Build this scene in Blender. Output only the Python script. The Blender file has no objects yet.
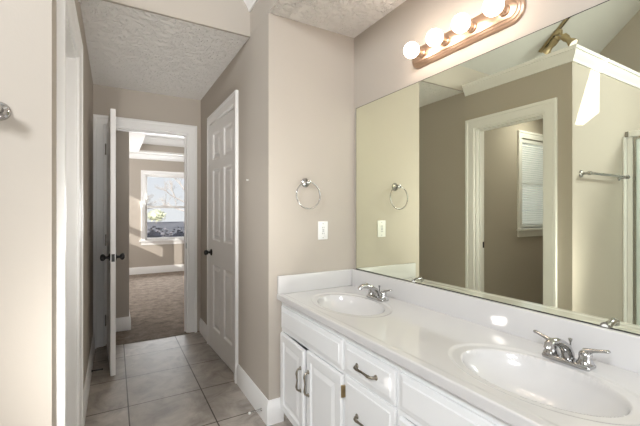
import bpy, bmesh, math, random
from mathutils import Vector, Matrix
random.seed(7)
S = bpy.context.scene
COL = S.collection

# ------------------------------------------------------------------ camera, world, lights, exposure
CAM_H = 1.288
cd = bpy.data.cameras.new('camera'); cam = bpy.data.objects.new('camera', cd); COL.objects.link(cam)
cd.sensor_fit = 'HORIZONTAL'; cd.sensor_width = 36.0; cd.lens = 36.0*356.6/640
cam.location = (0, 0, CAM_H); cam.rotation_euler = (math.pi/2, 0, -math.radians(30.0))
cd.shift_y = -0.9/640; cd.clip_start = 0.02; cd.clip_end = 300
S.camera = cam

S.view_settings.view_transform = 'Standard'; S.view_settings.look = 'None'
S.view_settings.exposure = 0.70; S.view_settings.gamma = 1.0; S.view_settings.use_curve_mapping = False
S.cycles.use_denoising = True
S.cycles.max_bounces = 12; S.cycles.diffuse_bounces = 8; S.cycles.glossy_bounces = 6
S.cycles.transmission_bounces = 8; S.cycles.transparent_max_bounces = 16
S.cycles.sample_clamp_indirect = 6.0

w = bpy.data.worlds.new('sky'); S.world = w; w.use_nodes = True
nt = w.node_tree; nt.nodes.clear()
wo = nt.nodes.new('ShaderNodeOutputWorld'); bg = nt.nodes.new('ShaderNodeBackground')
tc = nt.nodes.new('ShaderNodeTexCoord'); sx = nt.nodes.new('ShaderNodeSeparateXYZ'); cr = nt.nodes.new('ShaderNodeValToRGB')
cr.color_ramp.elements[0].position = 0.0; cr.color_ramp.elements[0].color = (0.95, 0.97, 1.0, 1)
cr.color_ramp.elements[1].position = 0.6; cr.color_ramp.elements[1].color = (0.55, 0.72, 1.0, 1)
nt.links.new(tc.outputs['Generated'], sx.inputs[0]); nt.links.new(sx.outputs['Z'], cr.inputs[0])
nt.links.new(cr.outputs[0], bg.inputs[0]); bg.inputs[1].default_value = 0.62
nt.links.new(bg.outputs[0], wo.inputs[0])

SUN = Vector((0.72, 1.0, -0.38))
sd = bpy.data.lights.new('sun', 'SUN'); sd.energy = 9.0; sd.angle = math.radians(0.25); sd.color = (1.0, 0.95, 0.88)
so = bpy.data.objects.new('sun', sd); COL.objects.link(so); so.location = (-6, -10, 8)
so.rotation_euler = SUN.to_track_quat('-Z', 'Y').to_euler()

def area(name, loc, direction, sx_, sy_, energy, color):
    l = bpy.data.lights.new(name, 'AREA'); l.shape = 'RECTANGLE'; l.size = sx_; l.size_y = sy_; l.energy = energy; l.color = color
    o = bpy.data.objects.new(name, l); COL.objects.link(o); o.location = loc
    o.rotation_euler = Vector(direction).to_track_quat('-Z', 'Z').to_euler(); return o
area('back_fill_light', (0.0, -2.13, 1.35), (0, 1, 0.12), 2.4, 1.2, 20, (0.92, 0.95, 1.0))      # soft fill added in front of the unseen, covered back window
gl = area('daylight_gable_window', (-1.90, -0.5, 2.75), (1, 0.2, -0.4), 1.2, 0.6, 92, (0.92, 0.96, 1.0))   # daylight of the high gable window
gl.data.spread = math.radians(172)
area('daylight_bedroom_window', (-0.95, 6.6, 1.7), (1, 0.1, -0.1), 1.6, 1.2, 30, (1.0, 0.98, 0.96))   # daylight of the bedroom side window
area('daylight_bedroom_front', (0.9, 8.16, 1.2), (-0.05, -1, 0.25), 1.0, 1.0, 36, (0.95, 0.98, 1.0))
fl = area('hall_fill_light', (0.14, 0.55, 0.35), (0.38, 3.1, 1.95), 0.8, 0.5, 2.5, (1.0, 0.98, 0.94))     # added fill light aimed up to brighten the hall ceiling
fl.data.spread = math.radians(48)
area('toilet_room_fill_light', (-1.1, 1.95, 2.43), (0.1, 0.1, -1), 0.25, 0.25, 5, (1.0, 0.97, 0.9))  # fill added to brighten the toilet room, no fixture modelled
area('daylight_toilet_window', (-1.5, 2.62, 1.65), (0, -1, -0.1), 0.9, 1.1, 0.4, (0.95, 0.98, 1.0))     # daylight of the toilet room window

# ------------------------------------------------------------------ materials
def newmat(name):
    m = bpy.data.materials.new(name); m.use_nodes = True
    return m, m.node_tree, m.node_tree.nodes['Principled BSDF']
def pmat(name, col, rough=0.5, metal=0.0, coat=0.0, bump=None, var=None, spec=0.5):
    m, t, b = newmat(name)
    b.inputs['Base Color'].default_value = (*col, 1); b.inputs['Roughness'].default_value = rough
    b.inputs['Metallic'].default_value = metal; b.inputs['Coat Weight'].default_value = coat
    b.inputs['Specular IOR Level'].default_value = spec
    g = t.nodes.new('ShaderNodeNewGeometry')
    if var:                                        # (scale, amount): gentle mottling of the material itself
        n = t.nodes.new('ShaderNodeTexNoise'); n.inputs['Scale'].default_value = var[0]; n.inputs['Detail'].default_value = 4
        r = t.nodes.new('ShaderNodeValToRGB'); a = var[1]
        r.color_ramp.elements[0].position = 0.3; r.color_ramp.elements[1].position = 0.7
        r.color_ramp.elements[0].color = (*[c*(1-a) for c in col], 1); r.color_ramp.elements[1].color = (*[min(1, c*(1+a)) for c in col], 1)
        t.links.new(g.outputs['Position'], n.inputs['Vector']); t.links.new(n.outputs['Fac'], r.inputs[0]); t.links.new(r.outputs[0], b.inputs['Base Color'])
    if bump:                                       # (scale, strength, distance)
        n = t.nodes.new('ShaderNodeTexNoise'); n.inputs['Scale'].default_value = bump[0]; n.inputs['Detail'].default_value = 3
        bp = t.nodes.new('ShaderNodeBump'); bp.inputs['Strength'].default_value = bump[1]; bp.inputs['Distance'].default_value = bump[2]
        t.links.new(g.outputs['Position'], n.inputs['Vector']); t.links.new(n.outputs['Fac'], bp.inputs['Height']); t.links.new(bp.outputs[0], b.inputs['Normal'])
    return m
WALL = pmat('wall_paint', (0.49, 0.442, 0.386), 0.75, bump=(160, 0.12, 0.002), var=(1.5, 0.015), spec=0.3)
TRIM = pmat('trim_paint', (0.89, 0.885, 0.875), 0.35, var=(3, 0.01))
CAB = pmat('cabinet_paint', (0.82, 0.825, 0.83), 0.35, var=(4, 0.01))
DOORP = pmat('door_paint', (0.86, 0.85, 0.84), 0.35, var=(3, 0.01))
MARBLE = pmat('cultured_marble', (0.63, 0.62, 0.615), 0.16, coat=0.5, var=(2.5, 0.02))
CHROME = pmat('chrome', (0.50, 0.50, 0.50), 0.10, 1.0, var=(5, 0.01))
NICKEL = pmat('satin_nickel', (0.42, 0.41, 0.39), 0.25, 1.0, var=(5, 0.01))
PEWTER = pmat('antique_pewter', (0.30, 0.27, 0.22), 0.32, 1.0, var=(60, 0.25))
BRASSY = pmat('aged_brass', (0.50, 0.40, 0.24), 0.3, 1.0, var=(20, 0.1))
COPPER = pmat('polished_bronze_bar', (0.60, 0.43, 0.32), 0.36, 1.0, var=(8, 0.03))
BLACK = pmat('black_iron', (0.007, 0.006, 0.006), 0.4, 0.0, var=(20, 0.1))
PLASTIC = pmat('white_plastic', (0.86, 0.86, 0.84), 0.3, var=(5, 0.01))
DARKSLOT = pmat('dark_slot', (0.05, 0.05, 0.05), 0.5, var=(5, 0.1))
RUBBER = pmat('white_rubber', (0.85, 0.85, 0.82), 0.6, var=(5, 0.02))
BLIND = pmat('blind_vinyl', (0.82, 0.83, 0.83), 0.45, var=(5, 0.01))
SURR = pmat('shower_surround', (0.85, 0.85, 0.83), 0.2, var=(5, 0.01))
SUNBLOCK = pmat('sun_block_cloth', (0.80, 0.78, 0.74), 0.8, var=(30, 0.03))  # for the unseen sheet that blocks sun at the back
GRASS = pmat('lawn_grass', (0.13, 0.125, 0.135), 0.9, var=(2, 0.25), bump=(40, 0.5, 0.05))
ROAD = pmat('asphalt', (0.16, 0.155, 0.175), 0.9, var=(6, 0.1))
BARK = pmat('tree_bark', (0.30, 0.27, 0.25), 0.9, var=(12, 0.2))
LEAFY = pmat('yellow_green_leaves', (0.42, 0.43, 0.30), 0.8, var=(6, 0.3))
LEAFD = pmat('grey_green_leaves', (0.12, 0.115, 0.13), 0.8, var=(8, 0.35))

def ceiling_mat():
    m, t, b = newmat('knockdown_ceiling'); g = t.nodes.new('ShaderNodeNewGeometry')
    b.inputs['Base Color'].default_value = (0.86, 0.84, 0.81, 1); b.inputs['Roughness'].default_value = 0.85
    b.inputs['Specular IOR Level'].default_value = 0.2
    n = t.nodes.new('ShaderNodeTexNoise'); n.inputs['Scale'].default_value = 26; n.inputs['Detail'].default_value = 3; n.inputs['Distortion'].default_value = 1.2
    r = t.nodes.new('ShaderNodeValToRGB'); r.color_ramp.elements[0].position = 0.47; r.color_ramp.elements[1].position = 0.64
    bp = t.nodes.new('ShaderNodeBump'); bp.inputs['Strength'].default_value = 0.8; bp.inputs['Distance'].default_value = 0.014
    t.links.new(g.outputs['Position'], n.inputs['Vector']); t.links.new(n.outputs['Fac'], r.inputs[0])
    t.links.new(r.outputs[0], bp.inputs['Height']); t.links.new(bp.outputs[0], b.inputs['Normal']); return m
CEIL = ceiling_mat()
VAULT = pmat('vault_ceiling_paint', (0.60, 0.59, 0.56), 0.85, bump=(60, 0.15, 0.003), var=(2, 0.01), spec=0.2)
def tile_mat():
    m, t, b = newmat('floor_tile'); g = t.nodes.new('ShaderNodeNewGeometry'); mp = t.nodes.new('ShaderNodeMapping')
    mp.inputs['Location'].default_value = (-0.083+0.002, -2.683+0.002, 0)
    br = t.nodes.new('ShaderNodeTexBrick'); br.offset = 0; br.squash = 1
    for k, v in (('Scale', 1.0), ('Mortar Size', 0.0042), ('Mortar Smooth', 0.1), ('Bias', 0.0), ('Brick Width', 0.467), ('Row Height', 0.467)): br.inputs[k].default_value = v
    br.inputs['Color1'].default_value = (0.42, 0.385, 0.35, 1); br.inputs['Color2'].default_value = (0.50, 0.46, 0.42, 1); br.inputs['Mortar'].default_value = (0.09, 0.072, 0.058, 1)
    n = t.nodes.new('ShaderNodeTexNoise'); n.inputs['Scale'].default_value = 6; n.inputs['Detail'].default_value = 7; n.inputs['Roughness'].default_value = 0.65; n.inputs['Distortion'].default_value = 0.8
    r = t.nodes.new('ShaderNodeValToRGB'); r.color_ramp.elements[0].position = 0.3; r.color_ramp.elements[1].position = 0.72
    r.color_ramp.elements[0].color = (0.56, 0.54, 0.52, 1); r.color_ramp.elements[1].color = (1.2, 1.19, 1.18, 1)
    mx = t.nodes.new('ShaderNodeMix'); mx.data_type = 'RGBA'; mx.blend_type = 'MULTIPLY'; mx.inputs['Factor'].default_value = 1
    t.links.new(g.outputs['Position'], mp.inputs[0]); t.links.new(mp.outputs[0], br.inputs['Vector']); t.links.new(g.outputs['Position'], n.inputs['Vector'])
    t.links.new(n.outputs['Fac'], r.inputs[0]); t.links.new(br.outputs['Color'], mx.inputs['A']); t.links.new(r.outputs[0], mx.inputs['B'])
    t.links.new(mx.outputs['Result'], b.inputs['Base Color']); b.inputs['Roughness'].default_value = 0.5; b.inputs['Specular IOR Level'].default_value = 0.3
    bp = t.nodes.new('ShaderNodeBump'); bp.invert = True; bp.inputs['Strength'].default_value = 0.4; bp.inputs['Distance'].default_value = 0.003
    t.links.new(br.outputs['Fac'], bp.inputs['Height']); t.links.new(bp.outputs[0], b.inputs['Normal']); return m
TILE = tile_mat()
def carpet_mat():
    m, t, b = newmat('carpet'); g = t.nodes.new('ShaderNodeNewGeometry')
    n = t.nodes.new('ShaderNodeTexNoise'); n.inputs['Scale'].default_value = 9; n.inputs['Detail'].default_value = 9; n.inputs['Roughness'].default_value = 0.75
    r = t.nodes.new('ShaderNodeValToRGB'); r.color_ramp.elements[0].position = 0.3; r.color_ramp.elements[1].position = 0.75
    r.color_ramp.elements[0].color = (0.15, 0.118, 0.095, 1); r.color_ramp.elements[1].color = (0.44, 0.37, 0.31, 1)
    n2 = t.nodes.new('ShaderNodeTexNoise'); n2.inputs['Scale'].default_value = 220
    bp = t.nodes.new('ShaderNodeBump'); bp.inputs['Strength'].default_value = 0.8; bp.inputs['Distance'].default_value = 0.01
    for q in (n, n2): t.links.new(g.outputs['Position'], q.inputs['Vector'])
    t.links.new(n.outputs['Fac'], r.inputs[0]); t.links.new(r.outputs[0], b.inputs['Base Color']); t.links.new(n2.outputs['Fac'], bp.inputs['Height']); t.links.new(bp.outputs[0], b.inputs['Normal'])
    b.inputs['Roughness'].default_value = 0.95; b.inputs['Specular IOR Level'].default_value = 0.1; return m
CARPET = carpet_mat()
def mirror_mat():
    m, t, b = newmat('mirror_silver'); b.inputs['Base Color'].default_value = (0.92, 0.95, 0.79, 1); b.inputs['Metallic'].default_value = 1
    b.inputs['Roughness'].default_value = 0.0; return m
MIRROR = mirror_mat()
def pane_mat(name, tint=(0.97, 0.98, 0.98), gloss=0.08, haze=0.0):
    m = bpy.data.materials.new(name); m.use_nodes = True; t = m.node_tree; t.nodes.clear()
    o = t.nodes.new('ShaderNodeOutputMaterial'); tr = t.nodes.new('ShaderNodeBsdfTransparent'); tr.inputs[0].default_value = (*tint, 1)
    gl = t.nodes.new('ShaderNodeBsdfGlossy'); gl.inputs['Roughness'].default_value = 0.02
    mx = t.nodes.new('ShaderNodeMixShader'); mx.inputs[0].default_value = gloss
    t.links.new(tr.outputs[0], mx.inputs[1]); t.links.new(gl.outputs[0], mx.inputs[2]); last = mx
    if haze:
        d = t.nodes.new('ShaderNodeBsdfTranslucent'); d.inputs[0].default_value = (0.9, 0.92, 0.92, 1); m2 = t.nodes.new('ShaderNodeMixShader'); m2.inputs[0].default_value = haze
        t.links.new(mx.outputs[0], m2.inputs[1]); t.links.new(d.outputs[0], m2.inputs[2]); last = m2
    t.links.new(last.outputs[0], o.inputs[0]); return m
PANE = pane_mat('window_glass'); SHGLASS = pane_mat('shower_glass', (0.85, 0.9, 0.88), 0.1, 0.3)
SCREEN = pane_mat('sun_dimming_tint', (0.42, 0.42, 0.42), 0.03)  # tinted pane that weakens sun through the unseen openings
def glow(name, col, strength):
    m = bpy.data.materials.new(name); m.use_nodes = True; t = m.node_tree; t.nodes.clear()
    o = t.nodes.new('ShaderNodeOutputMaterial'); e = t.nodes.new('ShaderNodeEmission'); e.inputs[0].default_value = (*col, 1); e.inputs[1].default_value = strength
    t.links.new(e.outputs[0], o.inputs[0]); return m
BULB = glow('lit_bulb', (1.0, 0.81, 0.67), 12.5)
SPOTLENS = glow('lit_spot_lens', (1.0, 0.93, 0.82), 0.9)

# ------------------------------------------------------------------ mesh helpers
def BM(): return bmesh.new()
def root_matrix(o):
    m = Matrix.Identity(4)
    while o is not None:
        m = Matrix.LocRotScale(o.location, o.rotation_euler, None) @ m; o = o.parent
    return m
def obj(name, bm, mat, parent=None, smooth=None, world=True):
    """links bm as ONE mesh object; world=True: bm is in scene coordinates, else in the parent's own"""
    if parent is not None and world: bmesh.ops.transform(bm, matrix=root_matrix(parent).inverted(), verts=bm.verts[:])
    bmesh.ops.recalc_face_normals(bm, faces=bm.faces[:])
    me = bpy.data.meshes.new(name); bm.to_mesh(me); bm.free(); me.materials.append(mat)
    o = bpy.data.objects.new(name, me); COL.objects.link(o); o.parent = parent
    if smooth is not None:
        me.polygons.foreach_set('use_smooth', [True]*len(me.polygons))
        me.set_sharp_from_angle(angle=math.radians(smooth))
    return o
def thing(name, label, cat, loc=(0, 0, 0), rotz=0.0, group=None):
    o = bpy.data.objects.new(name, None); COL.objects.link(o); o.empty_display_size = 0.05
    o.location = loc; o.rotation_euler = (0, 0, rotz); tag(o, label, cat, group); return o
def tag(o, label=None, cat=None, group=None, kind=None):
    for k, v in (('label', label), ('category', cat), ('group', group), ('kind', kind)):
        if v: o[k] = v
    return o
def struct(name, bm, mat, parent=None, smooth=None):
    o = obj(name, bm, mat, parent, smooth)
    if parent is None: o['kind'] = 'structure'
    return o
def dup(r0, loc, rotz=None, label=None):
    r = r0.copy(); COL.objects.link(r); r.location = loc
    if rotz is not None: r.rotation_euler = (0, 0, rotz)
    if label: r['label'] = label
    for ch in list(r0.children):
        c = ch.copy(); COL.objects.link(c); c.parent = r
        for g in list(ch.children):
            d = g.copy(); COL.objects.link(d); d.parent = c
    return r
def box(bm, x0, x1, y0, y1, z0, z1, bev=0.0, seg=2):
    vs = [bm.verts.new((x, y, z)) for x in (x0, x1) for y in (y0, y1) for z in (z0, z1)]
    fs = [bm.faces.new([vs[i] for i in f]) for f in ((0, 1, 3, 2), (4, 6, 7, 5), (0, 4, 5, 1), (2, 3, 7, 6), (0, 2, 6, 4), (1, 5, 7, 3))]
    if bev:
        es = list({e for f in fs for e in f.edges}); bmesh.ops.bevel(bm, geom=es, offset=bev, segments=seg, profile=0.5, affect='EDGES')
    return bm
def bx(*a, **k): return box(BM(), *a, **k)
def frame_of(d):
    d = d.normalized(); u = Vector((0, 0, 1)) if abs(d.z) < 0.95 else Vector((1, 0, 0))
    a = d.cross(u).normalized(); return a, d.cross(a).normalized()
def tube(bm, pts, rad, n=14, caps=True, flat=None, closed=False):
    pts = [Vector(p) for p in pts]; N = len(pts); rad = [rad]*N if not isinstance(rad, (list, tuple)) else rad
    rings = []; a = None
    for i, p in enumerate(pts):
        if closed: d = pts[(i+1) % N]-pts[i-1]
        else: d = pts[min(i+1, N-1)]-pts[max(i-1, 0)]
        d.normalize()
        if a is None: a, _ = frame_of(d)
        else: a = (a-d*a.dot(d)).normalized()
        b = d.cross(a); fl = flat[i] if flat else 1.0
        rings.append([bm.verts.new(p+a*math.cos(t)*rad[i]+b*math.sin(t)*rad[i]*fl) for t in (2*math.pi*k/n for k in range(n))])
    for i in range(N if closed else N-1):
        r0, r1 = rings[i], rings[(i+1) % N]
        for k in range(n): bm.faces.new((r0[k], r0[(k+1) % n], r1[(k+1) % n], r1[k]))
    if caps and not closed: bm.faces.new(rings[0][::-1]); bm.faces.new(rings[-1])
    return bm
def lathe(bm, prof, origin, axis=(0, 0, 1), n=28):
    """prof: (radius, distance along axis)"""
    o = Vector(origin); d = Vector(axis).normalized(); a, b = frame_of(d); rings = []
    for r, h in prof:
        if r < 1e-6: rings.append([bm.verts.new(o+d*h)])
        else: rings.append([bm.verts.new(o+d*h+a*r*math.cos(2*math.pi*k/n)+b*r*math.sin(2*math.pi*k/n)) for k in range(n)])
    for r0, r1 in zip(rings, rings[1:]):
        for k in range(n):
            k2 = (k+1) % n
            if len(r0) == 1 and len(r1) == 1: continue
            if len(r0) == 1: bm.faces.new((r0[0], r1[k2], r1[k]))
            elif len(r1) == 1: bm.faces.new((r0[k], r0[k2], r1[0]))
            else: bm.faces.new((r0[k], r0[k2], r1[k2], r1[k]))
    for r in (rings[0], rings[-1]):
        if len(r) > 1: bm.faces.new(r)
    return bm
def sphere(bm, c, r, sub=3):
    bmesh.ops.create_icosphere(bm, subdivisions=sub, radius=r, matrix=Matrix.Translation(c)); return bm
def sweep(bm, path, prof, normal, side=1.0, closed=False):
    """sweeps a closed profile (a across the path, b along the plane normal) with mitred corners"""
    P = [Vector(p) for p in path]; n = Vector(normal); N = len(P); rings = []
    for i in range(N):
        d0 = (P[i]-P[i-1]).normalized() if (i > 0 or closed) else None
        d1 = (P[(i+1) % N]-P[i]).normalized() if (i < N-1 or closed) else None
        if d0 is None: d0 = d1
        if d1 is None: d1 = d0
        m0, m1 = n.cross(d0)*side, n.cross(d1)*side; m = (m0+m1); m = m*(2.0/m.dot(m)) if m.length > 1e-6 else m0
        rings.append([bm.verts.new(P[i]+m*a+n*b) for a, b in prof])
    K = len(prof)
    for i in range(N if closed else N-1):
        r0, r1 = rings[i], rings[(i+1) % N]
        for k in range(K): bm.faces.new((r0[k], r0[(k+1) % K], r1[(k+1) % K], r1[k]))
    if not closed: bm.faces.new(rings[0]); bm.faces.new(rings[-1][::-1])
    return bm
def wall(axis, val, thick, outer, holes=()):
    """solid wall sheet on plane axis=val, polygon in the other two coordinates, with holes; thick is signed"""
    bm = BM(); mk = {'X': lambda a, b: (val, a, b), 'Y': lambda a, b: (a, val, b), 'Z': lambda a, b: (a, b, val)}[axis]; es = []
    for loop in [outer]+list(holes):
        vs = [bm.verts.new(mk(*p)) for p in loop]
        for i in range(len(vs)): es.append(bm.edges.new((vs[i-1], vs[i])))
    bmesh.ops.triangle_fill(bm, use_beauty=True, use_dissolve=False, edges=es)
    r = bmesh.ops.extrude_face_region(bm, geom=bm.faces[:], use_keep_orig=True)
    t = Vector((0, 0, 0)); t['XYZ'.index(axis)] = thick
    bmesh.ops.translate(bm, vec=t, verts=[g for g in r['geom'] if isinstance(g, bmesh.types.BMVert)])
    return bm
def R(a0, a1, b0, b1): return [(a0, b0), (a1, b0), (a1, b1), (a0, b1)]
def nested(bm, O, U, V, Nn, w, h, steps, back=None):
    """rectangle w x h at O in directions U,V; steps (inset, height along Nn); closes with a centre face; back: height of a back face"""
    O, U, V, Nn = Vector(O), Vector(U), Vector(V), Vector(Nn); rings = []
    for s, z in steps:
        rings.append([bm.verts.new(O+U*a+V*b+Nn*z) for a, b in ((s, s), (w-s, s), (w-s, h-s), (s, h-s))])
    for r0, r1 in zip(rings, rings[1:]):
        for k in range(4): bm.faces.new((r0[k], r0[(k+1) % 4], r1[(k+1) % 4], r1[k]))
    bm.faces.new(rings[-1])
    if back is not None:
        q = [bm.verts.new(O+U*a+V*b+Nn*back) for a, b in ((0, 0), (w, 0), (w, h), (0, h))]
        for k in range(4): bm.faces.new((q[k], q[(k+1) % 4], rings[0][(k+1) % 4], rings[0][k]))
        bm.faces.new(q[::-1])
    return bm

# ------------------------------------------------------------------ room dimensions
XM, XE, YW, YF, XL, YC, YH, ZC = 1.445, 0.812, 2.03, 3.99, -0.171, 1.404, 2.3675, 2.4975
XG, YB, ZV, MV, YR = -1.954, -2.2, 2.74, 0.89, 0.30     # far gable wall, back wall, vault spring height and slope, ridge
def vault(y): return ZV+MV*(YH-y) if y >= YR else ZV+MV*(YH-YR)-MV*(YR-y)
ZLEDGE = 2.546

# ------------------------------------------------------------------ structure: floors
struct('floor', bx(-2.1, 1.6, -2.35, 3.97, -0.06, 0.0), TILE)
struct('floor', bx(-1.1, 4.4, 3.97, 8.4, -0.06, 0.006), CARPET)
# walls of the bathroom
struct('wall_right', bx(XM, XM+0.12, YB-0.12, YW+0.12, 0, 2.62), WALL)
struct('wall_end', bx(XE, XM, YW, YW+0.12, 0, ZC), WALL)
DY0, DY1, DZ = 2.715, 3.505, 2.13                       # closed hall door opening
struct('wall_hall_right', wall('X', XE, 0.12, [(YW+0.12, 0), (DY0, 0), (DY0, DZ), (DY1, DZ), (DY1, 0), (YF, 0), (YF, ZC), (YW+0.12, ZC)]), WALL)
struct('wall_gable_right', wall('X', XE, 0.06, [(YB, ZC+0.001), (YH, ZC+0.001), (YH, ZV), (YR, vault(YR)), (YB, vault(YB))]), WALL)
WY0, WY1, WZ = 1.603, 2.262, 2.105                      # toilet room doorway
struct('wall_left', wall('X', XL, -0.12, [(YC+0.12, 0), (WY0, 0), (WY0, WZ), (WY1, WZ), (WY1, 0), (YF, 0), (YF, ZC), (YH, ZC), (YH, ZLEDGE), (YC+0.12, ZLEDGE)]), WALL)
struct('wall_towel', bx(XG, XL, YC, YC+0.12, 0, ZLEDGE), WALL)
WX0, WX1, WZ0, WZ1 = -1.86, -1.13, 1.10, 2.13           # toilet room window opening
struct('wall_north', wall('Y', YH, 0.02, [(XG, 0), (XL-0.12, 0), (XL-0.12, ZC), (XE, ZC), (XE, 2.86), (XG, 2.86)], [R(WX0, WX1, WZ0, WZ1)]), WALL)
def back_x(X, z):                                        # a point of the sun patch on the towel wall traced back to the gable wall
    d = X-XG; return (YC-d/0.72, z+0.38/0.72*d)
GAB = [back_x(*p) for p in ((-0.61, 2.54), (-0.606, 2.118), (-0.339, 1.978), (-0.20, 1.965), (-0.47, 2.47))]
struct('wall_gable_left', wall('X', XG, -0.01, [(YB, 0), (YH+0.02, 0), (YH+0.02, ZV+0.02), (YR, vault(YR)+0.02), (YB, vault(YB)+0.02)], [GAB]), WALL)
BX0, BX1, BZ0, BZ1 = -1.7, 1.1, 0.9, 2.15
struct('wall_back', wall('Y', YB, -0.12, [(XG, 0), (XM, 0), (XM, 2.4), (XG, 2.4)], [R(BX0, BX1, BZ0, BZ1)]), WALL)
# ceilings
struct('ceiling', bx(XE+0.001, XM+0.12, YB, YW+0.12, ZC, ZC+0.05), CEIL)
struct('ceiling', bx(XL-0.12, XE+0.12, YH+0.021, YF+0.12, ZC, ZC+0.05), CEIL)
def slope(y0, y1):
    bm = BM(); vs = [bm.verts.new((x, y, vault(y)+dz)) for dz in (0, 0.04) for (x, y) in ((XG-0.01, y0), (XE+0.07, y0), (XE+0.07, y1), (XG-0.01, y1))]
    for f in ((0, 1, 2, 3), (7, 6, 5, 4), (0, 4, 5, 1), (1, 5, 6, 2), (2, 6, 7, 3), (3, 7, 4, 0)): bm.faces.new([vs[i] for i in f])
    return bm
struct('ceiling', slope(YR, YH+0.02), VAULT)
struct('ceiling', slope(YB-0.12, YR), VAULT)
struct('ceiling', bx(XG, XL-0.12, YC+0.12, YH, 2.44, ZLEDGE), CEIL)
# bedroom shell
EX0, EX1, EZ = -0.085, 0.685, 2.125                     # doorway at the end of the hall
struct('wall_hall_end', wall('Y', YF, 0.12, [(-1.12, 0), (EX0, 0), (EX0, EZ), (EX1, EZ), (EX1, 0), (4.42, 0), (4.42, 2.86), (-1.12, 2.86)]), WALL)
YB2 = 8.25
B1X0, B1X1, B1Z0, B1Z1 = 0.565, 1.60, 0.70, 2.07
struct('wall_bedroom_far', wall('Y', YB2, 0.14, R(-1.12, 4.42, 0, 2.9), [R(B1X0, B1X1, B1Z0, B1Z1)]), WALL)
struct('wall_bedroom_left', wall('X', -1.0, -0.01, R(YF+0.12, YB2, 0, 2.9), [R(5.60, 6.50, 1.33, 1.54), R(6.12, 6.50, 1.68, 2.31), R(5.06, 5.30, 1.27, 1.87)]), WALL)  # unseen openings placed to cast the bedroom sun patches
struct('wall_bedroom_right', bx(4.3, 4.42, YF+0.12, YB2, 0, 2.9), WALL)
BKX, BKY = 0.143, 4.41
struct('wall_bedroom_corner', bx(-1.0, BKX, BKY, 5.05, 0, 2.5), WALL)
TX0, TX1, TY0, TY1 = 0.43, 3.9, 4.7, 7.98               # tray opening
struct('ceiling', wall('Z', 2.5, 0.03, R(-1.0, 4.3, YF+0.12, YB2), [R(TX0, TX1, TY0, TY1)]), CEIL)
struct('trim_1', sweep(BM(), [(TX0, TY0, 2.5), (TX1, TY0, 2.5), (TX1, TY1, 2.5), (TX0, TY1, 2.5)], [(-0.03, 0.031), (0, 0.031), (0, 0.32), (-0.03, 0.32)], (0, 0, 1), 1, True), WALL)
struct('ceiling', bx(TX0-0.05, TX1+0.05, TY0-0.05, TY1+0.05, 2.82, 2.86), CEIL)
CROWN = [(0, 0), (0.012, 0), (0.016, 0.018), (0.024, 0.034), (0.042, 0.062), (0.056, 0.09), (0.060, 0.104), (0.072, 0.108), (0.072, 0.145), (0, 0.145)]
def crown(z, h=0.145, s=1.0): return [(a*s, z+b*h/0.145) for a, b in CROWN]
struct('trim_2', sweep(BM(), [(TX0, TY0, 0), (TX1, TY0, 0), (TX1, TY1, 0), (TX0, TY1, 0)], crown(2.66, 0.158, 1.1), (0, 0, 1), 1, True), TRIM, smooth=35)
struct('trim_3', sweep(BM(), [(BKX, 5.05, 0), (BKX, BKY, 0), (-1.0, BKY, 0)], crown(2.385, 0.114), (0, 0, 1), 1), TRIM, smooth=35)
struct('trim_4', sweep(BM(), [(4.3, YB2, 0), (-1.0, YB2, 0)], crown(2.385, 0.114), (0, 0, 1), 1), TRIM, smooth=35)
# crown caps of the bathroom
struct('trim_5', sweep(BM(), [(XL, YH, 0), (XL, YC, 0), (XG, YC, 0)], crown(2.447, 0.103, 0.72), (0, 0, 1), 1), TRIM, smooth=35)
struct('trim_6', sweep(BM(), [(XE, YB, 0), (XE, YH-0.001, 0)], crown(2.665, 0.13), (0, 0, 1), 1), TRIM, smooth=35)

# ------------------------------------------------------------------ door casings and jambs
CAS = [(0.0, 0.0), (0.0, 0.010), (0.006, 0.014), (0.03, 0.015), (0.045, 0.018), (0.058, 0.018), (0.066, 0.024), (0.086, 0.024), (0.088, 0.021), (0.088, 0.0)]
def casing_profile(wd): return [(a*wd/0.088, b) for a, b in CAS]
def casing(name, pts, normal, side, wd=0.088, smooth=30): return struct(name, sweep(BM(), pts, casing_profile(wd), normal, side), TRIM, smooth=smooth)
def jamb(name, axis, val, depth, a0, a1, z, t=0.018, stop=None):
    bm = BM(); lo, hi = min(val, val+depth), max(val, val+depth)
    for (p, q, zz0, zz1) in ((a0, a0+t, 0, z), (a1-t, a1, 0, z), (a0+t, a1-t, z-t, z)):
        if axis == 'X': box(bm, lo, hi, p, q, zz0, zz1)
        else: box(bm, p, q, lo, hi, zz0, zz1)
    if stop:
        s0, s1 = stop
        for (p, q, zz0, zz1) in ((a0+t, a0+t+0.011, 0, z-t), (a1-t-0.011, a1-t, 0, z-t), (a0+t+0.011, a1-t-0.011, z-t-0.011, z-t)):
            if axis == 'X': box(bm, s0, s1, p, q, zz0, zz1)
            else: box(bm, p, q, s0, s1, zz0, zz1)
    return struct(name, bm, TRIM)
# toilet room doorway (left wall)
casing('trim_7', [(XL, WY0, 0), (XL, WY0, WZ), (XL, WY1, WZ), (XL, WY1, 0)], (1, 0, 0), 1, 0.092)
tj = jamb('trim_8', 'X', XL, -0.12, WY0, WY1, WZ, stop=(XL-0.075, XL-0.04))
obj('strike_plate', bx(XL-0.119, XL-0.098, WY1-0.0195, WY1-0.018, 0.935, 0.995), BLACK, tj)
casing('trim_9', [(XL-0.12, WY1, 0), (XL-0.12, WY1, WZ), (XL-0.12, WY0, WZ), (XL-0.12, WY0, 0)], (-1, 0, 0), 1, 0.07)
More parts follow.
